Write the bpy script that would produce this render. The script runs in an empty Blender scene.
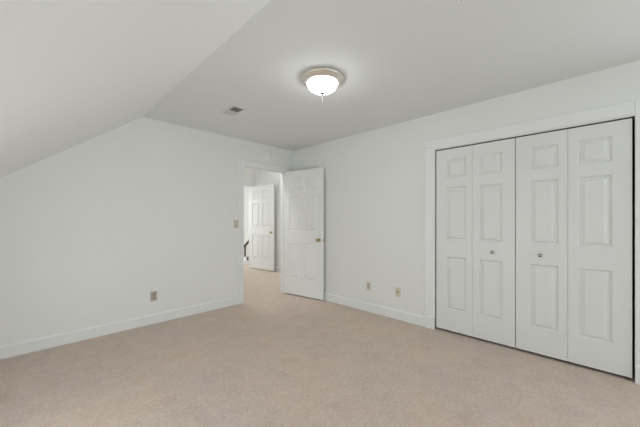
import bpy, bmesh, math, random
from mathutils import Vector, Matrix

S = bpy.context.scene
C = S.collection
R = math.radians

# ------------------------------------------------------------------ camera
cam_data = bpy.data.cameras.new('camera')
cam_data.sensor_width = 36.0
cam_data.lens = 284.83 / 640 * 36.0
cam_data.shift_y = 7.04 / 640
cam_data.clip_start = 0.02
cam = bpy.data.objects.new('camera', cam_data)
cam.location = (-3.2213, -3.8001, 1.2305)
cam.rotation_euler = (R(90), 0, R(-45.78))
C.objects.link(cam)
S.camera = cam

# ------------------------------------------------------------------ view, sky, big lights
S.view_settings.view_transform = 'Standard'
S.view_settings.look = 'None'
S.view_settings.exposure = -0.79
S.view_settings.gamma = 1.0
S.view_settings.use_curve_mapping = False
S.cycles.diffuse_bounces = 8
S.cycles.max_bounces = 14

world = bpy.data.worlds.new('sky')
S.world = world
world.use_nodes = True
wn = world.node_tree
bg = wn.nodes['Background']
sky = wn.nodes.new('ShaderNodeTexSky')
sky.sky_type = 'NISHITA'
sky.sun_disc = False
sky.sun_elevation = R(40)
wn.links.new(sky.outputs[0], bg.inputs[0])
bg.inputs[1].default_value = 0.03


def area(name, loc, rot, sx, sy, power, col=(1, 1, 1), spread=180):
    d = bpy.data.lights.new(name, 'AREA')
    d.shape = 'RECTANGLE'
    d.size, d.size_y = sx, sy
    d.energy = power
    d.color = col
    d.spread = R(spread)
    o = bpy.data.objects.new(name, d)
    o.location = loc
    o.rotation_euler = rot
    C.objects.link(o)
    return o


# daylight coming in through the window of the rear wall; unseen side, knee
# and stairwell windows are added to brighten slope, right wall and stairs
area('daylight_rear_window', (-1.25, -6.64, 1.50), (R(90), 0, 0), 1.85, 1.25, 42, (0.895, 0.965, 1.0))
area('added_side_daylight', (0.14, -5.40, 1.50), (R(90), 0, R(90)), 1.45, 1.25, 57, (0.895, 0.965, 1.0))
area('added_knee_daylight', (-4.19, -2.30, 0.60), (R(90), 0, R(-90)), 1.1, 0.62, 48, (0.895, 0.965, 1.0))
area('added_stair_daylight', (-0.25, 4.97, 1.55), (R(-90), 0, 0), 1.1, 1.2, 102, (0.95, 0.98, 1.0))

# ------------------------------------------------------------------ materials


def mat(name, col, rough=0.6, metal=0.0, spec=0.5, bump=0.0, bscale=200.0, var=0.0, vscale=3.0, emit=None, estr=0.0):
    m = bpy.data.materials.new(name)
    m.use_nodes = True
    nt = m.node_tree
    b = nt.nodes['Principled BSDF']
    b.inputs['Base Color'].default_value = (*col, 1)
    b.inputs['Roughness'].default_value = rough
    b.inputs['Metallic'].default_value = metal
    b.inputs['Specular IOR Level'].default_value = spec
    tc = nt.nodes.new('ShaderNodeTexCoord')
    if var > 0:
        n = nt.nodes.new('ShaderNodeTexNoise')
        n.inputs['Scale'].default_value = vscale
        n.inputs['Detail'].default_value = 3
        r = nt.nodes.new('ShaderNodeMapRange')
        r.inputs['From Min'].default_value = 0.3
        r.inputs['From Max'].default_value = 0.7
        r.inputs['To Min'].default_value = 1 - var
        r.inputs['To Max'].default_value = 1 + var
        mx = nt.nodes.new('ShaderNodeVectorMath')
        mx.operation = 'SCALE'
        mx.inputs[0].default_value = col
        nt.links.new(tc.outputs['Object'], n.inputs['Vector'])
        nt.links.new(n.outputs['Fac'], r.inputs['Value'])
        nt.links.new(r.outputs[0], mx.inputs['Scale'])
        nt.links.new(mx.outputs[0], b.inputs['Base Color'])
    if bump > 0:
        n2 = nt.nodes.new('ShaderNodeTexNoise')
        n2.inputs['Scale'].default_value = bscale
        n2.inputs['Detail'].default_value = 4
        bp = nt.nodes.new('ShaderNodeBump')
        bp.inputs['Strength'].default_value = bump
        bp.inputs['Distance'].default_value = 0.002
        nt.links.new(tc.outputs['Object'], n2.inputs['Vector'])
        nt.links.new(n2.outputs['Fac'], bp.inputs['Height'])
        nt.links.new(bp.outputs[0], b.inputs['Normal'])
    if emit:
        b.inputs['Emission Color'].default_value = (*emit, 1)
        b.inputs['Emission Strength'].default_value = estr
    return m


M = {}
M['wall'] = mat('wall_paint', (0.845, 0.86, 0.845), 0.75, spec=0.25, bump=0.08, bscale=140, var=0.008, vscale=2.0)
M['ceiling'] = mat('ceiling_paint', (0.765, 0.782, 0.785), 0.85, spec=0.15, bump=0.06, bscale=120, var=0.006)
M['slope'] = mat('slope_paint_lightened', (0.885, 0.905, 0.91), 0.75, spec=0.25, bump=0.08, bscale=140, var=0.006, vscale=2.0)  # wall paint made lighter and bluer, in place of light the slope lacks
M['trim'] = mat('trim_paint', (0.86, 0.88, 0.88), 0.40, spec=0.4, var=0.006, vscale=6)
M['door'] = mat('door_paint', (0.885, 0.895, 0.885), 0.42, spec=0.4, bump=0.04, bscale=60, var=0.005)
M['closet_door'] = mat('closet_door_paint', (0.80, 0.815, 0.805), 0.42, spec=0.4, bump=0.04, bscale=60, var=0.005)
M['dark'] = mat('closet_shade', (0.30, 0.29, 0.28), 0.9)  # dark tone standing in for the shade behind the closet doors
M['nickel'] = mat('brushed_nickel', (0.82, 0.79, 0.72), 0.38, 1.0, bump=0.03, bscale=400)
M['brass'] = mat('aged_brass', (0.52, 0.44, 0.25), 0.3, 1.0)
M['pewter'] = mat('pewter_knob', (0.40, 0.385, 0.34), 0.25, 1.0)
M['glow'] = mat('lit_opal_glass', (0.9, 0.9, 0.88), 0.3, emit=(0.97, 0.985, 1.0), estr=32.0)
M['plastic'] = mat('white_plastic', (0.90, 0.905, 0.89), 0.4)
M['olive_plate'] = mat('almond_switch_plate', (0.60, 0.575, 0.47), 0.4, var=0.02, vscale=40)
M['ivory'] = mat('ivory_plate', (0.72, 0.66, 0.54), 0.4, var=0.02, vscale=40)
M['tan'] = mat('tan_plate', (0.52, 0.455, 0.385), 0.4, var=0.02, vscale=40)
M['tanrec'] = mat('brown_receptacle', (0.36, 0.305, 0.255), 0.45, var=0.02, vscale=40)
M['olive'] = mat('grey_receptacle', (0.45, 0.41, 0.31), 0.45, var=0.02, vscale=40)
M['slot'] = mat('slot_dark', (0.03, 0.03, 0.03), 0.8)
M['duct'] = mat('duct_sheet_metal', (0.32, 0.32, 0.31), 0.6, 0.3)
M['register'] = mat('register_enamel', (0.66, 0.655, 0.635), 0.45)
M['wood'] = mat('mahogany_rail', (0.060, 0.026, 0.018), 0.35, var=0.25, vscale=30)
M['steel'] = mat('screw_steel', (0.45, 0.45, 0.45), 0.35, 1.0)
M['chain'] = mat('pull_chain_metal', (0.62, 0.61, 0.58), 0.6, 0.3)


def carpet_mat():
    m = bpy.data.materials.new('carpet_pile')
    m.use_nodes = True
    nt = m.node_tree
    b = nt.nodes['Principled BSDF']
    b.inputs['Roughness'].default_value = 0.95
    b.inputs['Specular IOR Level'].default_value = 0.08
    b.inputs['Sheen Weight'].default_value = 0.15
    b.inputs['Sheen Roughness'].default_value = 0.6
    tc = nt.nodes.new('ShaderNodeTexCoord')

    def noise(scale, detail, rough=0.55):
        n = nt.nodes.new('ShaderNodeTexNoise')
        n.inputs['Scale'].default_value = scale
        n.inputs['Detail'].default_value = detail
        n.inputs['Roughness'].default_value = rough
        nt.links.new(tc.outputs['Object'], n.inputs['Vector'])
        return n

    def ramp(src, stops):
        r = nt.nodes.new('ShaderNodeValToRGB')
        els = r.color_ramp.elements
        els[0].position, els[0].color = stops[0][0], (*stops[0][1], 1)
        els[1].position, els[1].color = stops[-1][0], (*stops[-1][1], 1)
        for p, c in stops[1:-1]:
            e = els.new(p)
            e.color = (*c, 1)
        nt.links.new(src.outputs['Fac'], r.inputs[0])
        return r

    def mul(a, c, f=1.0):
        x = nt.nodes.new('ShaderNodeMix')
        x.data_type = 'RGBA'
        x.blend_type = 'MULTIPLY'
        x.inputs[0].default_value = f
        nt.links.new(a, x.inputs[6])
        nt.links.new(c, x.inputs[7])
        return x.outputs[2]

    big = ramp(noise(1.1, 3), [(0.34, (0.705, 0.582, 0.480)), (0.66, (0.655, 0.550, 0.492))])
    mid = ramp(noise(42, 4, 0.7), [(0.32, (0.86, 0.855, 0.85)), (0.68, (1.09, 1.09, 1.09))])
    blo = ramp(noise(7, 4, 0.6), [(0.34, (0.95, 0.93, 0.925)), (0.66, (1.03, 1.035, 1.035))])
    fine = ramp(noise(210, 3, 0.7), [(0.30, (0.80, 0.79, 0.78)), (0.70, (1.12, 1.12, 1.12))])
    # worn / trodden stains: pinkish brown blotches of their own
    st = ramp(noise(3.4, 5, 0.6), [(0.58, (1, 1, 1)), (0.72, (0.92, 0.87, 0.845))])
    c = mul(big.outputs[0], mid.outputs[0])
    c = mul(c, fine.outputs[0])
    c = mul(c, st.outputs[0])
    c = mul(c, blo.outputs[0])
    nt.links.new(c, b.inputs['Base Color'])
    bn = noise(260, 3, 0.7)
    bp = nt.nodes.new('ShaderNodeBump')
    bp.inputs['Strength'].default_value = 0.5
    bp.inputs['Distance'].default_value = 0.006
    nt.links.new(bn.outputs['Fac'], bp.inputs['Height'])
    nt.links.new(bp.outputs[0], b.inputs['Normal'])
    return m


M['carpet'] = carpet_mat()


def glass_mat():
    m = bpy.data.materials.new('window_glass')
    m.use_nodes = True
    nt = m.node_tree
    out = nt.nodes['Material Output']
    nt.nodes.remove(nt.nodes['Principled BSDF'])
    t = nt.nodes.new('ShaderNodeBsdfTransparent')
    g = nt.nodes.new('ShaderNodeBsdfGlossy')
    g.inputs['Roughness'].default_value = 0.02
    mx = nt.nodes.new('ShaderNodeMixShader')
    mx.inputs[0].default_value = 0.06
    nt.links.new(t.outputs[0], mx.inputs[1])
    nt.links.new(g.outputs[0], mx.inputs[2])
    nt.links.new(mx.outputs[0], out.inputs[0])
    return m


M['glass'] = glass_mat()

# ------------------------------------------------------------------ mesh helpers


def obj(name, bm, m, parent=None, loc=None, smooth=False, bevel=0.0, seg=2):
    me = bpy.data.meshes.new(name)
    bmesh.ops.recalc_face_normals(bm, faces=bm.faces)
    bm.to_mesh(me)
    bm.free()
    if smooth:
        for p in me.polygons:
            p.use_smooth = True
    for mm in (m if isinstance(m, (list, tuple)) else [m]):
        me.materials.append(mm)
    o = bpy.data.objects.new(name, me)
    C.objects.link(o)
    if parent:
        o.parent = parent
    if loc:
        o.location = loc
    if bevel > 0:
        bv = o.modifiers.new('bevel', 'BEVEL')
        bv.width = bevel
        bv.segments = seg
        bv.limit_method = 'ANGLE'
        bv.angle_limit = R(35)
    return o


def box(bm, x0, x1, y0, y1, z0, z1, mi=0):
    vs = [bm.verts.new((x, y, z)) for x in (x0, x1) for y in (y0, y1) for z in (z0, z1)]
    for f in ((0, 1, 3, 2), (4, 6, 7, 5), (0, 4, 5, 1), (2, 3, 7, 6), (0, 2, 6, 4), (1, 5, 7, 3)):
        bm.faces.new([vs[i] for i in f]).material_index = mi
    return bm


def B(*a):
    return box(bmesh.new(), *a)


def extrude_poly(bm, pts, d, axis):
    """pts: list of 3D points of a planar polygon, extruded along axis by d"""
    v = [bm.verts.new(p) for p in pts]
    off = Vector(axis) * d
    w = [bm.verts.new(Vector(p) + off) for p in pts]
    bm.faces.new(v)
    bm.faces.new(list(reversed(w)))
    n = len(v)
    for i in range(n):
        j = (i + 1) % n
        bm.faces.new((v[i], w[i], w[j], v[j]))
    return bm


def lathe(bm, prof, n=48, cx=0, cy=0, cz=0, axis='z', sgn=1):
    """prof: list of (r, h).  axis: direction of h"""
    rings = []
    for r, h in prof:
        ring = []
        if r < 1e-6:
            p = {'z': (cx, cy, cz + sgn * h), 'y': (cx, cy + sgn * h, cz), 'x': (cx + sgn * h, cy, cz)}[axis]
            ring = [bm.verts.new(p)] * n
        else:
            for k in range(n):
                a = 2 * math.pi * k / n
                ca, sa = r * math.cos(a), r * math.sin(a)
                p = {'z': (cx + ca, cy + sa, cz + sgn * h), 'y': (cx + ca, cy + sgn * h, cz + sa),
                     'x': (cx + sgn * h, cy + ca, cz + sa)}[axis]
                ring.append(bm.verts.new(p))
        rings.append(ring)
    for a, b in zip(rings[:-1], rings[1:]):
        for k in range(n):
            q = [a[k], a[(k + 1) % n], b[(k + 1) % n], b[k]]
            u = []
            for v in q:
                if v not in u:
                    u.append(v)
            if len(u) >= 3:
                try:
                    bm.faces.new(u)
                except ValueError:
                    pass
    for ring in (rings[0], rings[-1]):
        if ring[0] is not ring[1]:
            try:
                bm.faces.new(ring)
            except ValueError:
                pass
    return bm


def wall_grid(bm, us, vs, holes, place):
    """a slab of cells us x vs without the cells in holes; place(u, v, side) -> point"""
    def inside(u, v):
        return any(a < u < b and c < v < d for a, b, c, d in holes)
    U = sorted(set(us) | {h[i] for h in holes for i in (0, 1)})
    V = sorted(set(vs) | {h[i] for h in holes for i in (2, 3)})
    cell = {}
    vert = {}

    def P(i, j, s):
        if (i, j, s) not in vert:
            vert[i, j, s] = bm.verts.new(place(U[i], V[j], s))
        return vert[i, j, s]
    for i in range(len(U) - 1):
        for j in range(len(V) - 1):
            cell[i, j] = not inside((U[i] + U[i + 1]) / 2, (V[j] + V[j + 1]) / 2)
    for (i, j), on in cell.items():
        if not on:
            continue
        bm.faces.new((P(i, j, 0), P(i + 1, j, 0), P(i + 1, j + 1, 0), P(i, j + 1, 0)))
        bm.faces.new((P(i, j, 1), P(i, j + 1, 1), P(i + 1, j + 1, 1), P(i + 1, j, 1)))
        for (di, dj, a, b) in ((-1, 0, (i, j), (i, j + 1)), (1, 0, (i + 1, j), (i + 1, j + 1)),
                               (0, -1, (i, j), (i + 1, j)), (0, 1, (i, j + 1), (i + 1, j + 1))):
            if not cell.get((i + di, j + dj), False):
                bm.faces.new((P(*a, 0), P(*b, 0), P(*b, 1), P(*a, 1)))
    return bm


def struct(name, bm, m, label=None, cat=None, bevel=0.0, smooth=False):
    o = obj(name, bm, m, bevel=bevel, smooth=smooth)
    o['kind'] = 'structure'
    if label:
        o['label'] = label
        o['category'] = cat
    return o


def thing(name, label, cat, loc=(0, 0, 0), rz=0.0, group=None, kind=None):
    o = bpy.data.objects.new(name, None)
    o.empty_display_size = 0.1
    C.objects.link(o)
    o.location = loc
    o.rotation_euler = (0, 0, rz)
    o['label'] = label
    o['category'] = cat
    if group:
        o['group'] = group
    if kind:
        o['kind'] = kind
    return o


def tag(o, label, cat, group=None):
    o['label'] = label
    o['category'] = cat
    if group:
        o['group'] = group
    return o


# ------------------------------------------------------------------ room shell
H = 2.44
XK, XC = -4.05, -2.289           # knee wall, crease of the sloped ceiling
SL = 0.757                        # slope of the roof
ZK = H - SL * (XC - XK)
YR = -6.50                        # rear wall
DX0, DX1, DZ = -0.968, -0.168, 2.055   # bedroom doorway
CY0, CY1, CZ = -4.008, -2.484, 2.026   # closet opening
HX, HY = 1.00, 2.72               # hall: right wall, far wall
T = 0.115

struct('floor', B(-4.2, 3.0, -6.65, 5.1, -0.12, 0.0), M['carpet'], 'beige wall to wall carpet covering the bedroom floor', 'floor')
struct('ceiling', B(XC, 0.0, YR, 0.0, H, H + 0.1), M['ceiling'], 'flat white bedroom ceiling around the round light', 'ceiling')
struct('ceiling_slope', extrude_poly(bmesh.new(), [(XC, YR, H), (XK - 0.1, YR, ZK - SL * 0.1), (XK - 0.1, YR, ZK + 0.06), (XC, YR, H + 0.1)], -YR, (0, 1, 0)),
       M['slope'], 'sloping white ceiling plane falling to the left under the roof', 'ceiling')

# wall_left: the gable wall at y = 0 with the doorway
struct('wall_left', wall_grid(bmesh.new(), [-4.15, 1.1], [0, 2.85], [(DX0, DX1, -0.01, DZ)],
                              lambda u, v, s: (u, T * s, max(v, 0))), M['wall'], 'pale grey gable wall with the open doorway on its right', 'wall')
# wall_right: closet wall at x = 0, with an unseen window added behind the camera to light the slope
RY0, RY1, RZ0, RZ1 = -6.15, -4.65, 0.85, 2.15
struct('wall_right', wall_grid(bmesh.new(), [YR - 0.1, 0], [0, H], [(CY0, CY1, -0.01, CZ), (RY0, RY1, RZ0, RZ1)],
                               lambda u, v, s: (T * s, u, max(v, 0))), M['wall'], 'pale grey wall around the closet doors', 'wall')
# rear wall with a window behind the camera; knee wall's low window, unseen, is added light
WX0, WX1, WZ0, WZ1 = -2.20, -0.30, 0.85, 2.15
struct('wall_rear', wall_grid(bmesh.new(), [XK - 0.1, 0.0], [0, 2.5], [(WX0, WX1, WZ0, WZ1)],
                              lambda u, v, s: (u, YR - T * s, v)), M['wall'])
KY0, KY1, KZ0, KZ1 = -2.88, -1.72, 0.27, 0.93
struct('wall_knee', wall_grid(bmesh.new(), [YR, 0.0], [0, ZK + 0.03], [(KY0, KY1, KZ0, KZ1)],
                              lambda u, v, s: (XK - 0.1 * s, u, v)), M['wall'])


def window(name, u0, u1, z0, z1, place, nu, nz):
    root = bpy.data.objects.new(name, None)
    C.objects.link(root)
    root['kind'] = 'structure'
    bm = bmesh.new()
    b = 0.045
    us = [u0, u1]
    holes = []
    cw, ch = (u1 - u0 - b) / nu, (z1 - z0 - b) / nz
    for i in range(nu):
        for j in range(nz):
            holes.append((u0 + i * cw + b, u0 + (i + 1) * cw, z0 + j * ch + b, z0 + (j + 1) * ch))
    wall_grid(bm, [u0, u1], [z0, z1], holes, lambda u, v, s: place(u, v, 0.03 + 0.035 * s))
    obj('window_frame', bm, M['trim'], root)
    bm = bmesh.new()
    wall_grid(bm, [u0 + 0.01, u1 - 0.01], [z0 + 0.01, z1 - 0.01], [], lambda u, v, s: place(u, v, 0.046 + 0.003 * s))
    obj('glass_pane', bm, M['glass'], root)
    return root


window('window_1', WX0, WX1, WZ0, WZ1, lambda u, v, d: (u, YR - d, v), 2, 2)
window('added_window_2', KY0, KY1, KZ0, KZ1, lambda u, v, d: (XK - d, u, v), 2, 1)  # added low window, out of view, lighting the right wall

window('added_window_4', RY0, RY1, RZ0, RZ1, lambda u, v, d: (d, u, v), 2, 2)  # added side window, out of view, lighting the slope

# closet interior (shade painted in dark so the door gaps stay black)
bm = bmesh.new()
box(bm, T, 0.70, CY0 - 0.25, CY0 - 0.15, 0, H)
box(bm, T, 0.70, CY1 + 0.15, CY1 + 0.25, 0, H)
box(bm, 0.70, 0.80, CY0 - 0.25, CY1 + 0.25, 0, H)
struct('wall_closet', bm, M['dark'])
struct('ceiling_closet', B(T, 0.80, CY0 - 0.25, CY1 + 0.25, H, H + 0.05), M['dark'])

# hall beyond the doorway
struct('wall_hall_right', B(HX, HX + 0.1, T, HY, 0, 2.85), M['wall'], 'pale hall wall seen through the doorway behind the far door', 'wall')
FX0, FX1, FZ = -0.12, 0.858, 2.125
struct('wall_hall_far', wall_grid(bmesh.new(), [-2.1, HX + 0.1], [0, 2.85], [(FX0, FX1, -0.01, FZ)],
                                  lambda u, v, s: (u, HY + 0.07 * s, max(v, 0))), M['wall'], 'pale end wall of the hall above the far door', 'wall')
struct('wall_hall_left', B(-2.2, -2.1, T, HY + T, 0, 2.85), M['wall'])
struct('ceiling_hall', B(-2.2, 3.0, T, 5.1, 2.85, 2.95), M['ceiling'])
SX0, SX1, SZ0, SZ1 = -0.85, 0.35, 0.90, 2.20
struct('wall_stair_far', wall_grid(bmesh.new(), [-1.0, 3.0], [0, 2.85], [(SX0, SX1, SZ0, SZ1)],
                                   lambda u, v, s: (u, 4.85 + 0.1 * s, v)), M['wall'])
bm = bmesh.new()
box(bm, -1.1, -1.0, HY + T, 4.95, 0, 2.85)
struct('wall_stair_left', bm, M['wall'])
struct('wall_stair_right', B(1.9, 2.0, HY + T, 4.85, 0, 2.85), M['wall'])
struct('wall_stair_near', B(HX + 0.1, 2.0, HY, HY + T, 0, 2.85), M['wall'])
window('added_window_3', SX0, SX1, SZ0, SZ1, lambda u, v, d: (u, 4.85 + d, v), 2, 2)  # unseen window, added to brighten the stairwell

# ------------------------------------------------------------------ baseboards
BP = [(0, 0), (0.0125, 0), (0.0125, 0.091), (0.0165, 0.094), (0.0165, 0.099), (0.0135, 0.104), (0.004, 0.117), (0, 0.118)]


def baseboard(name, a, b, nrm, label=None):
    a, b, nrm = Vector(a), Vector(b), Vector(nrm)
    bm = bmesh.new()
    extrude_poly(bm, [a + nrm * p + Vector((0, 0, z)) for p, z in BP], (b - a).length, (b - a).normalized())
    return struct(name, bm, M['trim'], label, 'baseboard' if label else None)


CW = 0.078   # door casing width
CCW = 0.116  # closet casing width
baseboard('baseboard_left', (XK, 0, 0), (DX0 + 0.005 - CW, 0, 0), (0, -1, 0), 'long white baseboard along the gable wall left of the doorway')
baseboard('baseboard_corner', (DX1 - 0.005 + CW, 0, 0), (-0.014, 0, 0), (0, -1, 0))
baseboard('baseboard_right', (0, 0, 0), (0, CY1 + CCW + 0.004, 0), (-1, 0, 0), 'white baseboard between the open door and the closet')
baseboard('baseboard_closet', (0, CY0 - CCW - 0.004, 0), (0, YR, 0), (-1, 0, 0))
baseboard('baseboard_rear', (XK, YR, 0), (-0.014, YR, 0), (0, 1, 0))
baseboard('baseboard_knee', (XK, YR + 0.014, 0), (XK, -0.014, 0), (1, 0, 0))
baseboard('baseboard_hall', (HX, T, 0), (HX, HY, 0), (-1, 0, 0))
baseboard('baseboard_hall_left', (-2.1, HY, 0), (FX0 - 0.07, HY, 0), (0, -1, 0))
baseboard('baseboard_stair_far', (-1.0, 4.85, 0), (1.9, 4.85, 0), (0, -1, 0))
baseboard('baseboard_hall_far', (FX1 + 0.07, HY, 0), (HX - 0.014, HY, 0), (0, -1, 0))

# ------------------------------------------------------------------ door trim (casings, jambs)
# casing profile across its width w: (distance from the opening, thickness)


def casing_prof(w):
    return [(0, 0), (0, 0.010), (0.006, 0.0135), (0.012, 0.0125), (w * 0.45, 0.014), (w * 0.70, 0.0165), (w - 0.012, 0.019), (w - 0.004, 0.019), (w, 0.016), (w, 0)]


def casing_leg(bm, place, w, z0, z1):
    pts = [place(d, t) for d, t in casing_prof(w)]
    extrude_poly(bm, [(p[0], p[1], z0) for p in pts], z1 - z0, (0, 0, 1))


trim = bpy.data.objects.new('trim_1', None)
C.objects.link(trim)
trim['kind'] = 'structure'
trim['label'] = 'white casing and jamb around the open bedroom doorway'
trim['category'] = 'door trim'
rv = 0.005
bm = bmesh.new()
casing_leg(bm, lambda d, t: (DX0 + rv - d, -t), CW, 0, DZ - rv + CW)
obj('side_casing', bm, M['trim'], trim)
bm = bmesh.new()
casing_leg(bm, lambda d, t: (DX1 - rv + d, -t), CW, 0, DZ - rv + CW)
obj('side_casing', bm, M['trim'], trim)
bm = bmesh.new()
pts = [(DX0 + rv, -t, DZ - rv + d) for d, t in casing_prof(CW)]
extrude_poly(bm, pts, DX1 - DX0 - 2 * rv, (1, 0, 0))
obj('head_casing', bm, M['trim'], trim)
# jambs with door stop (the stop starts behind the door's thickness)
for s, x in ((1, DX0), (-1, DX1)):
    bm = bmesh.new()
    prof = [(x - s * 0.002, 0.0), (x + s * 0.002, 0.0), (x + s * 0.002, 0.042), (x + s * 0.013, 0.042), (x + s * 0.013, 0.078), (x + s * 0.002, 0.078), (x + s * 0.002, T), (x - s * 0.002, T)]
    extrude_poly(bm, [(a, b, 0) for a, b in prof], DZ, (0, 0, 1))
    obj('side_jamb', bm, M['trim'], trim)
bm = bmesh.new()
prof = [(0.0, DZ + 0.002), (0.0, DZ - 0.002), (0.042, DZ - 0.002), (0.042, DZ - 0.013), (0.078, DZ - 0.013), (0.078, DZ - 0.002), (T, DZ - 0.002), (T, DZ + 0.002)]
extrude_poly(bm, [(DX0 + 0.002, b, z) for b, z in prof], DX1 - DX0 - 0.004, (1, 0, 0))
obj('head_jamb', bm, M['trim'], trim)

ctrim = bpy.data.objects.new('trim_2', None)
C.objects.link(ctrim)
ctrim['kind'] = 'structure'
ctrim['label'] = 'wide white casing around the closet opening'
ctrim['category'] = 'door trim'
CT = CZ - 0.0 + CCW + 0.004
bm = bmesh.new()
casing_leg(bm, lambda d, t: (-t, CY1 - 0.002 + d), CCW, 0, CZ + 0.034)
obj('side_casing', bm, M['trim'], ctrim)
bm = bmesh.new()
casing_leg(bm, lambda d, t: (-t, CY0 + 0.002 - d), CCW, 0, CT)
obj('side_casing', bm, M['trim'], ctrim)
bm = bmesh.new()
# head: a flat board with a bead on its lower edge, standing a hair proud
hp = [(0, 0), (0, 0.012), (0.005, 0.016), (0.011, 0.012), (0.014, 0.0165), (CCW - 0.008, 0.0185), (CCW, 0.014), (CCW, 0)]
extrude_poly(bm, [(-t, CY0 + 0.003, CZ + 0.004 + d) for d, t in hp], CY1 - CY0 - 0.005, (0, 1, 0))
obj('head_casing', bm, M['trim'], ctrim)
bm = bmesh.new()
extrude_poly(bm, [(-t, CY1 - 0.002, max(CZ + 0.036, CZ + 0.004 + d)) for d, t in hp if d == 0 or d > 0.012], CCW, (0, 1, 0))
obj('corner_block', bm, M['trim'], ctrim)
bm = bmesh.new()
box(bm, 0.0, T, CY1 - 0.002, CY1 + 0.002, 0, CZ)
obj('side_jamb', bm, M['dark'], ctrim)
bm = bmesh.new()
box(bm, 0.0, T, CY0 - 0.002, CY0 + 0.002, 0, CZ)
obj('side_jamb', bm, M['dark'], ctrim)
for ya in (CY1 - 0.002, CY0 + 0.002 - CCW):
    bm = bmesh.new()
    extrude_poly(bm, [(0, ya, 0), (-0.024, ya, 0), (-0.024, ya, 0.128), (-0.013, ya, 0.141), (0, ya, 0.141)], CCW, (0, 1, 0))
    obj('plinth_block', bm, M['trim'], ctrim, bevel=0.002)
obj('bifold_track', B(0.012, 0.040, CY0 + 0.004, CY1 - 0.004, CZ - 0.004, CZ + 0.02), M['slot'], ctrim)

# far hall doorway trim
ft = bpy.data.objects.new('trim_3', None)
C.objects.link(ft)
ft['kind'] = 'structure'
bm = bmesh.new()
casing_leg(bm, lambda d, t: (FX1 - rv + d, HY - t), 0.07, 0, FZ + 0.06)
obj('side_casing', bm, M['trim'], ft)
bm = bmesh.new()
casing_leg(bm, lambda d, t: (FX0 + rv - d, HY - t), 0.07, 0, FZ + 0.06)
obj('side_casing', bm, M['trim'], ft)
bm = bmesh.new()
extrude_poly(bm, [(FX0 + rv, HY - t, FZ - rv + d) for d, t in casing_prof(0.065)], FX1 - FX0 - 2 * rv, (1, 0, 0))
obj('head_casing', bm, M['trim'], ft)

# ------------------------------------------------------------------ panelled doors


def panel_slab(w, h, t, panels, depth=0.0135, g1=0.010, g2=0.006, g3=0.034, g3v=0.020):
    """A moulded door leaf: x 0..w, y 0..t, z 0..h; panels (u0,u1,v0,v1) sunk and raised on both faces"""
    bm = bmesh.new()
    U = sorted({0, w} | {p[i] for p in panels for i in (0, 1)})
    V = sorted({0, h} | {p[i] for p in panels for i in (2, 3)})
    vert = {}

    def P(u, v, y):
        k = (round(u, 5), round(v, 5), round(y, 5))
        if k not in vert:
            vert[k] = bm.verts.new((u, y, v))
        return vert[k]
    for side, y in ((1, 0.0), (-1, t)):
        for i in range(len(U) - 1):
            for j in range(len(V) - 1):
                u, v = (U[i] + U[i + 1]) / 2, (V[j] + V[j + 1]) / 2
                if any(a < u < b and c < v < d for a, b, c, d in panels):
                    continue
                bm.faces.new((P(U[i], V[j], y), P(U[i + 1], V[j], y), P(U[i + 1], V[j + 1], y), P(U[i], V[j + 1], y)))
        for a, b, c, d in panels:
            us = [u for u in U if a <= u <= b]
            vs = [v for v in V if c <= v <= d]
            rings = []
            for ins, inv, dep in ((0, 0, 0), (g1, g1, depth), (g1 + g2, g1 + g2, depth), (g1 + g2 + g3, g1 + g2 + g3v, depth * 0.05)):
                yy = y + side * dep
                rings.append([P(a + ins, c + inv, yy), P(b - ins, c + inv, yy), P(b - ins, d - inv, yy), P(a + ins, d - inv, yy)])
            for r0, r1 in zip(rings[:-1], rings[1:]):
                for k in range(4):
                    bm.faces.new((r0[k], r0[(k + 1) % 4], r1[(k + 1) % 4], r1[k]))
            bm.faces.new(rings[-1])
    # rim
    for i in range(len(U) - 1):
        for z in (0, h):
            bm.faces.new((P(U[i], z, 0), P(U[i + 1], z, 0), P(U[i + 1], z, t), P(U[i], z, t)))
    for j in range(len(V) - 1):
        for x in (0, w):
            bm.faces.new((P(x, V[j], 0), P(x, V[j + 1], 0), P(x, V[j + 1], t), P(x, V[j], t)))
    return bm


def six_panels(w, h):
    st, mid = 0.115 * w / 0.79, 0.105 * w / 0.79
    pw = (w - 2 * st - mid) / 2
    rows = [(0.262, 0.835), (1.040, 1.608), (1.708, 1.918)]
    k = h / 2.03
    return [(x, x + pw, a * k, b * k) for x in (st, st + pw + mid) for a, b in rows]


def door_knob(parent, x, y, z, sgn, mname, proj=0.055, name='door_knob'):
    """round knob on its rosette; y axis = outward direction sgn"""
    bm = bmesh.new()
    k = proj / 0.055
    lathe(bm, [(0.010, 0.004), (0.010, 0.020 * k), (0.018, 0.026 * k), (0.0265, 0.036 * k), (0.0275, 0.043 * k), (0.023, 0.051 * k), (0.012, 0.055 * k), (0, 0.0555 * k)], 28, x, y, z, 'y', sgn)
    kb = obj(name, bm, M[mname], parent, smooth=True)
    bm = bmesh.new()
    lathe(bm, [(0.031, 0.0), (0.0315, 0.004), (0.028, 0.008), (0.012, 0.009), (0, 0.009)], 28, x, y, z, 'y', sgn)
    obj('rosette', bm, M[mname], kb, smooth=True)
    return kb


def hinges(parent, x, y, zs):
    for z in zs:
        bm = bmesh.new()
        lathe(bm, [(0, -0.048), (0.0045, -0.047), (0.0055, -0.044), (0.0055, 0.044), (0.0045, 0.047), (0, 0.048)], 14, x, y, z, 'z', 1)
        obj('hinge', bm, M['brass'], parent, smooth=True)


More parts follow.
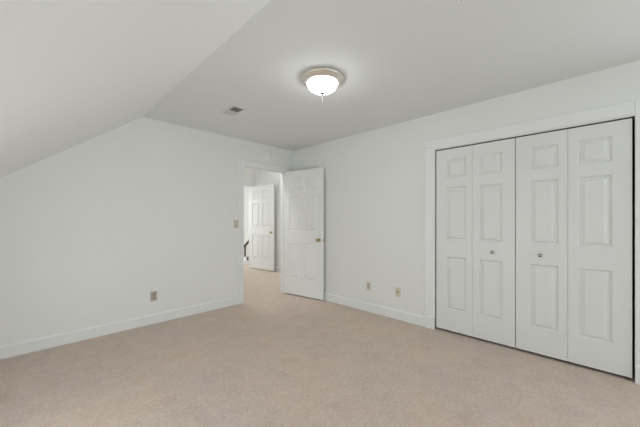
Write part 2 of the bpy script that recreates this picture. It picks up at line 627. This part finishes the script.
# door_1: leaf local frame: x from the hinge to the free edge, y 0 = hall side face, y = t room side face
DW, DH, DT = 0.792, 2.03, 0.035
ang = R(99)
d1 = thing('door_1', 'white six panel door with a brass knob swung open into the bedroom', 'door', (-0.160, -0.008, 0.017), 0, kind='structure')
# closed, the leaf runs along -x from the pin; its hall face is at +0.043, its room face at +0.008
d1.rotation_euler = (0, 0, math.pi + ang)
# in this local frame +x points to the free edge, +y (rotated 180 deg) is the room side
leaf = obj('door_leaf', panel_slab(DW, DH, DT, six_panels(DW, DH)), M['door'], d1, (0.003, -0.043, 0), bevel=0.0015)
door_knob(d1, DW + 0.003 - 0.068, -0.043, 0.915, -1, 'brass')
door_knob(d1, DW + 0.003 - 0.068, -0.008, 0.915, 1, 'brass', 0.048)
obj('latch_plate', B(DW + 0.0028, DW + 0.0042, -0.038, -0.013, 0.887, 0.943), M['brass'], d1)
hinges(d1, 0, 0, (0.20, 1.02, 1.84))

# far hall door: hinged at its left end, standing open along the hall wall
hx, hy, ex, ey = 0.775, 2.655, 0.878, 1.735
hw = math.hypot(ex - hx, ey - hy)
d4 = thing('door_4', 'white six panel door standing open in the hall beyond the doorway', 'door', (hx, hy, 0.022), math.atan2(ey - hy, ex - hx), kind='structure')
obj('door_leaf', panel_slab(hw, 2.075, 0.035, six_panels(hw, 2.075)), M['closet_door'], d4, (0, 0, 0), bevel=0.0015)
door_knob(d4, hw - 0.068, 0.0, 0.92, -1, 'brass')
door_knob(d4, hw - 0.068, 0.035, 0.92, 1, 'brass', 0.05)
hinges(d4, 0, 0.039, (0.20, 1.02, 1.84))

# closet bifold doors: two pairs of two leaves; x here is along the wall
LW, LH, LT, LB = 0.3735, 1.989, 0.034, 0.025
lrows = [(0.232, 0.807), (0.995, 1.570), (1.675, 1.875)]


def bifold_leaf(parent, y_start, wide_first, knob):
    """leaf running towards -y from y_start; front face at x = +0.004"""
    a = 0.108 if wide_first else 0.062
    pan = [(a, a + 0.2035, c, d) for c, d in lrows]
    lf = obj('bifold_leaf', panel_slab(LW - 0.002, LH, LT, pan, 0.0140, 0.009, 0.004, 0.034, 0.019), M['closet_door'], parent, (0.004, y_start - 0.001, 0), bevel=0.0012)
    lf.rotation_euler = (0, 0, R(-90))
    # local: +x -> -y world, +y -> +x world; the front face is local y = 0
    if knob is not None:
        bm = bmesh.new()
        lathe(bm, [(0.007, 0.0), (0.0065, 0.010), (0.011, 0.015), (0.0165, 0.021), (0.0165, 0.025), (0.011, 0.029), (0, 0.030)], 24, knob, 0.0, 0.918 - LB, 'y', -1)
        kb = obj('knob', bm, M['pewter'], lf, smooth=True)
    return lf


y0 = -2.4955
d2 = thing('door_2', 'left pair of white bifold closet doors with one knob', 'closet door', (0, 0, LB), kind='structure')
bifold_leaf(d2, y0, True, None)
bifold_leaf(d2, y0 - LW, False, 3.053 - (2.4955 + LW))
d3 = thing('door_3', 'right pair of white bifold closet doors with one knob', 'closet door', (0, 0, LB), kind='structure')
y1 = y0 - 2 * LW - 0.004
bifold_leaf(d3, y1, True, 3.432 + y1)
bifold_leaf(d3, y1 - LW, False, None)

# ------------------------------------------------------------------ ceiling light
LX, LY = -1.477, -2.131
cl = thing('ceiling_light', 'round flush ceiling light with brushed nickel rim and glowing white glass bowl', 'ceiling light', (LX, LY, H))
bm = bmesh.new()
lathe(bm, [(0.150, 0.0), (0.178, -0.004), (0.1815, -0.010), (0.1815, -0.022), (0.177, -0.027), (0.170, -0.029), (0.164, -0.038), (0.154, -0.043), (0.146, -0.050), (0.134, -0.054), (0.128, -0.050), (0.128, -0.02), (0.0, -0.02)], 72)
obj('rim', bm, M['nickel'], cl, smooth=True)
bm = bmesh.new()
prof = [(0.127, -0.046)]
for k in range(1, 15):
    a = k / 14 * math.pi / 2
    prof.append((0.127 * math.cos(a) ** 0.9 if k < 14 else 0.0, -0.048 - 0.078 * math.sin(a)))
lathe(bm, prof, 64)
obj('glass_bowl', bm, M['glow'], cl, smooth=True)
bm = bmesh.new()
lathe(bm, [(0.0, -0.122), (0.019, -0.124), (0.021, -0.129), (0.019, -0.135), (0.010, -0.139), (0.007, -0.143), (0.009, -0.148), (0.005, -0.153), (0, -0.154)], 24)
fn = obj('finial', bm, M['pewter'], cl, smooth=True)
bm = bmesh.new()
for k in range(12):
    z0 = -0.155 - 0.0045 * k
    lathe(bm, [(0.0007, z0 + 0.0024), (0.0019, z0 + 0.0012), (0.0021, z0), (0.0019, z0 - 0.0012), (0.0007, z0 - 0.0024)], 8)
obj('pull_chain', bm, M['chain'], fn, smooth=True)

# ------------------------------------------------------------------ ceiling register
VX, VY, VW, VL = -1.640, -0.925, 0.165, 0.305
cv = thing('ceiling_vent', 'small rectangular white louvred air vent in the ceiling', 'vent', (VX, VY, H))
bm = bmesh.new()
fr = 0.030
outer = [(-VW / 2, -VL / 2), (VW / 2, -VL / 2), (VW / 2, VL / 2), (-VW / 2, VL / 2)]
def ring(ins, z):
    return [bm.verts.new((math.copysign(abs(x) - ins, x), math.copysign(abs(y) - ins, y), z)) for x, y in outer]
r0, r1, r2, r3 = ring(0, 0), ring(0.002, -0.003), ring(fr - 0.004, -0.008), ring(fr, -0.006)
r4 = ring(fr, 0.0)
for a, b in ((r0, r1), (r1, r2), (r2, r3), (r3, r4)):
    for k in range(4):
        bm.faces.new((a[k], a[(k + 1) % 4], b[(k + 1) % 4], b[k]))
obj('frame', bm, M['register'], cv)
obj('duct_opening', B(-VW / 2 + fr, VW / 2 - fr, -VL / 2 + fr, VL / 2 - fr, -0.0010, -0.0004), M['duct'], cv)
obj('centre_bar', B(-VW / 2 + fr, VW / 2 - fr, -0.005, 0.005, -0.0075, -0.001), M['register'], cv)
n = 7
iw, il = VW - 2 * fr, VL / 2 - fr - 0.006
for half in (-1, 1):
    for k in range(n):
        yc = half * (0.006 + il * (k + 0.5) / n)
        bm = bmesh.new()
        tilt = half * 0.0042
        # each blade leans outwards from the centre bar
        extrude_poly(bm, [(-iw / 2, yc - tilt, -0.0012), (-iw / 2, yc - tilt + 0.0012, -0.0012), (-iw / 2, yc + tilt + 0.0012, -0.0085), (-iw / 2, yc + tilt, -0.0085)], iw, (1, 0, 0))
        obj('louvre', bm, M['register'], cv)

# ------------------------------------------------------------------ smoke detector above the doorway
sd = thing('smoke_detector', 'round white smoke detector on the wall above the doorway', 'smoke detector', (-0.53, 0, 2.272))
bm = bmesh.new()
lathe(bm, [(0.076, 0.0), (0.076, 0.008), (0.073, 0.010), (0, 0.010)], 40, axis='y', sgn=-1)
obj('base_plate', bm, M['plastic'], sd, smooth=False)
bm = bmesh.new()
lathe(bm, [(0.070, 0.009), (0.069, 0.024), (0.060, 0.033), (0.040, 0.036), (0.034, 0.039), (0.012, 0.040), (0, 0.040)], 40, axis='y', sgn=-1)
obj('cover', bm, M['plastic'], sd, smooth=False)

# ------------------------------------------------------------------ wall plates


def plate_bm(w=0.070, h=0.114, t=0.0055):
    bm = bmesh.new()
    e = 0.005
    a = [(-w / 2, -h / 2), (w / 2, -h / 2), (w / 2, h / 2), (-w / 2, h / 2)]
    v0 = [bm.verts.new((x, 0, z)) for x, z in a]
    v1 = [bm.verts.new((x, -t * 0.5, z)) for x, z in a]
    v2 = [bm.verts.new((math.copysign(abs(x) - e, x), -t, math.copysign(abs(z) - e, z))) for x, z in a]
    for p, q in ((v0, v1), (v1, v2)):
        for k in range(4):
            bm.faces.new((p[k], p[(k + 1) % 4], q[(k + 1) % 4], q[k]))
    bm.faces.new(v2)
    bm.faces.new(v0)
    return bm


def screw(parent, z, x=0):
    bm = bmesh.new()
    lathe(bm, [(0.0032, 0.0045), (0.003, 0.0066), (0, 0.0068)], 12, x, 0, z, 'y', -1)
    obj('screw', bm, M['steel'], parent)


def duplex(name, label, loc, rz, pm, rm, group=None):
    t = thing(name, label, 'outlet', loc, rz, group)
    obj('cover_plate', plate_bm(), M[pm], t)
    for z in (-0.0195, 0.0195):
        bm = bmesh.new()
        pr = []
        for k in range(24):
            a = 2 * math.pi * k / 24
            pr.append((0.0170 * math.cos(a), max(-0.0135, min(0.0135, 0.0170 * math.sin(a)))))
        extrude_poly(bm, [(x, -0.004, z + q) for x, q in pr], 0.0030, (0, -1, 0))
        rc = obj('receptacle', bm, M[rm], t)
        for sx, hh in ((-0.0063, 0.0045), (0.0063, 0.0036)):
            obj('slot', B(sx - 0.0011, sx + 0.0011, -0.0074, -0.0066, z + 0.002 - hh, z + 0.002 + hh), M['slot'], rc)
        bm = bmesh.new()
        lathe(bm, [(0.0024, 0.0066), (0.0024, 0.0074), (0, 0.0074)], 12, 0, 0, z - 0.008, 'y', -1)
        obj('slot', bm, M['slot'], rc)
    screw(t, 0)
    return t


duplex('outlet', 'tan power outlet low on the gable wall left of the doorway', (-2.167, 0, 0.328), 0, 'tan', 'tanrec')
duplex('outlet', 'ivory power outlet with grey sockets on the wall nearest the open door', (0, -1.585, 0.345), R(-90), 'ivory', 'olive')
cj = thing('coax_jack', 'ivory cable jack plate with a dark centre near the closet casing', 'wall jack', (0, -2.021, 0.340), R(-90))
obj('cover_plate', plate_bm(), M['ivory'], cj)
bm = bmesh.new()
lathe(bm, [(0.0135, 0.005), (0.0135, 0.0075), (0.008, 0.008), (0.0055, 0.009), (0.0055, 0.016), (0.003, 0.016), (0, 0.014)], 20, 0, 0, 0, 'y', -1)
obj('connector', bm, M['tanrec'], cj, smooth=False)
screw(cj, 0.042)
screw(cj, -0.042)

sw = thing('light_switch', 'olive ivory light switch beside the left casing of the doorway', 'light switch', (-1.082, 0, 1.180))
obj('cover_plate', plate_bm(0.072, 0.117), M['olive_plate'], sw)
bm = bmesh.new()
extrude_poly(bm, [(-0.0045, -0.004, -0.011), (-0.0045, -0.006, -0.012), (-0.0045, -0.016, 0.004), (-0.0045, -0.014, 0.010), (-0.0045, -0.004, 0.011)], 0.009, (1, 0, 0))
obj('toggle', bm, M['olive_plate'], sw)
screw(sw, 0.030)
screw(sw, -0.030)

# ------------------------------------------------------------------ small hook in the ceiling (top edge of the picture)
hk = thing('ceiling_hook', 'tiny metal hook screwed into the ceiling in front of the closet', 'hook', (-1.589, -3.274, H))
bm = bmesh.new()
lathe(bm, [(0.009, 0.0), (0.008, -0.003), (0.003, -0.005), (0, -0.005)], 16)
obj('rosette', bm, M['steel'], hk)
bm = bmesh.new()
pts = [Vector((0, 0, -0.003)), Vector((0, 0, -0.012))]
for k in range(11):
    a = R(90 - 25 * k)
    pts.append(Vector((0.006 * math.cos(a) , 0, -0.018 + 0.006 * math.sin(a))))
prev = None
for i, p in enumerate(pts):
    d = (pts[min(i + 1, len(pts) - 1)] - pts[max(i - 1, 0)]).normalized()
    yv = Vector((0, 1, 0))
    xv = d.cross(yv).normalized()
    rg = [bm.verts.new(p + 0.0014 * (math.cos(2 * math.pi * q / 8) * xv + math.sin(2 * math.pi * q / 8) * yv)) for q in range(8)]
    if prev:
        for q in range(8):
            bm.faces.new((prev[q], prev[(q + 1) % 8], rg[(q + 1) % 8], rg[q]))
    else:
        bm.faces.new(rg)
    prev = rg
bm.faces.new(prev)
obj('hook', bm, M['steel'], hk, smooth=True)

# ------------------------------------------------------------------ stair railing beyond the far hall door
sr = thing('stair_railing', 'dark wood stair handrail and post seen through the far doorway', 'stair railing', (1.05, 3.30, 0.0))
# white curb the railing stands on
obj('curb', B(-0.40, 0.84, -0.06, 0.06, 0.0, 0.10), M['trim'], sr, bevel=0.004)
bm = bmesh.new()
box(bm, -0.028, 0.028, -0.028, 0.028, 0.10, 0.215)
obj('post_base', bm, M['trim'], sr, bevel=0.003)
bm = bmesh.new()
lathe(bm, [(0.024, 0.215), (0.027, 0.222), (0.024, 0.235), (0.022, 0.36), (0.024, 0.46), (0.028, 0.470), (0.024, 0.48), (0.024, 0.53), (0, 0.535)], 20)
obj('newel_post', bm, M['wood'], sr, smooth=True)
bm = bmesh.new()
d = Vector((0.145, 0, 0.142)).normalized()
nn = Vector((-d.z, 0, d.x))
sec = [(-0.030, -0.022), (0.030, -0.022), (0.034, 0.0), (0.026, 0.022), (0.0, 0.030), (-0.026, 0.022), (-0.034, 0.0)]
st = Vector((-0.035, 0, 0.490))
extrude_poly(bm, [st + Vector((0, u, 0)) + nn * v for u, v in sec], 0.95, d)
obj('handrail', bm, M['wood'], sr)
for k in range(6):
    x = 0.085 + k * 0.10
    top = 0.515 + x * d.z / d.x * 0.98 - 0.03
    bm = bmesh.new()
    lathe(bm, [(0.015, 0.20), (0.012, 0.25), (0.009, 0.32), (0.012, top * 0.8), (0.009, top)], 12, x, 0, 0)
    bl = obj('baluster', bm, M['trim'], sr, smooth=True)
    obj('baluster_base', B(x - 0.016, x + 0.016, -0.016, 0.016, 0.10, 0.205), M['wood'] if k == 0 else M['trim'], bl)

# unseen lamp added on the hall ceiling to brighten hall and threshold
hl = thing('added_hall_lamp', 'unseen round lamp added on the hall ceiling for brightness', 'ceiling light', (-0.85, 0.52, 2.85))
bm = bmesh.new()
lathe(bm, [(0.15, 0.0), (0.15, -0.03), (0.14, -0.035), (0, -0.035)], 40)
obj('rim', bm, M['nickel'], hl)
bm = bmesh.new()
prof = [(0.13, -0.033)] + [(0.13 * math.cos(k / 10 * math.pi / 2) if k < 10 else 0.0, -0.035 - 0.09 * math.sin(k / 10 * math.pi / 2)) for k in range(1, 11)]
lathe(bm, prof, 40)
M['hall_glow'] = mat('added_hall_lamp_glow', (0.9, 0.9, 0.88), 0.3, emit=(1.0, 0.985, 0.975), estr=158.0)
obj('glass_bowl', bm, M['hall_glow'], hl, smooth=True)
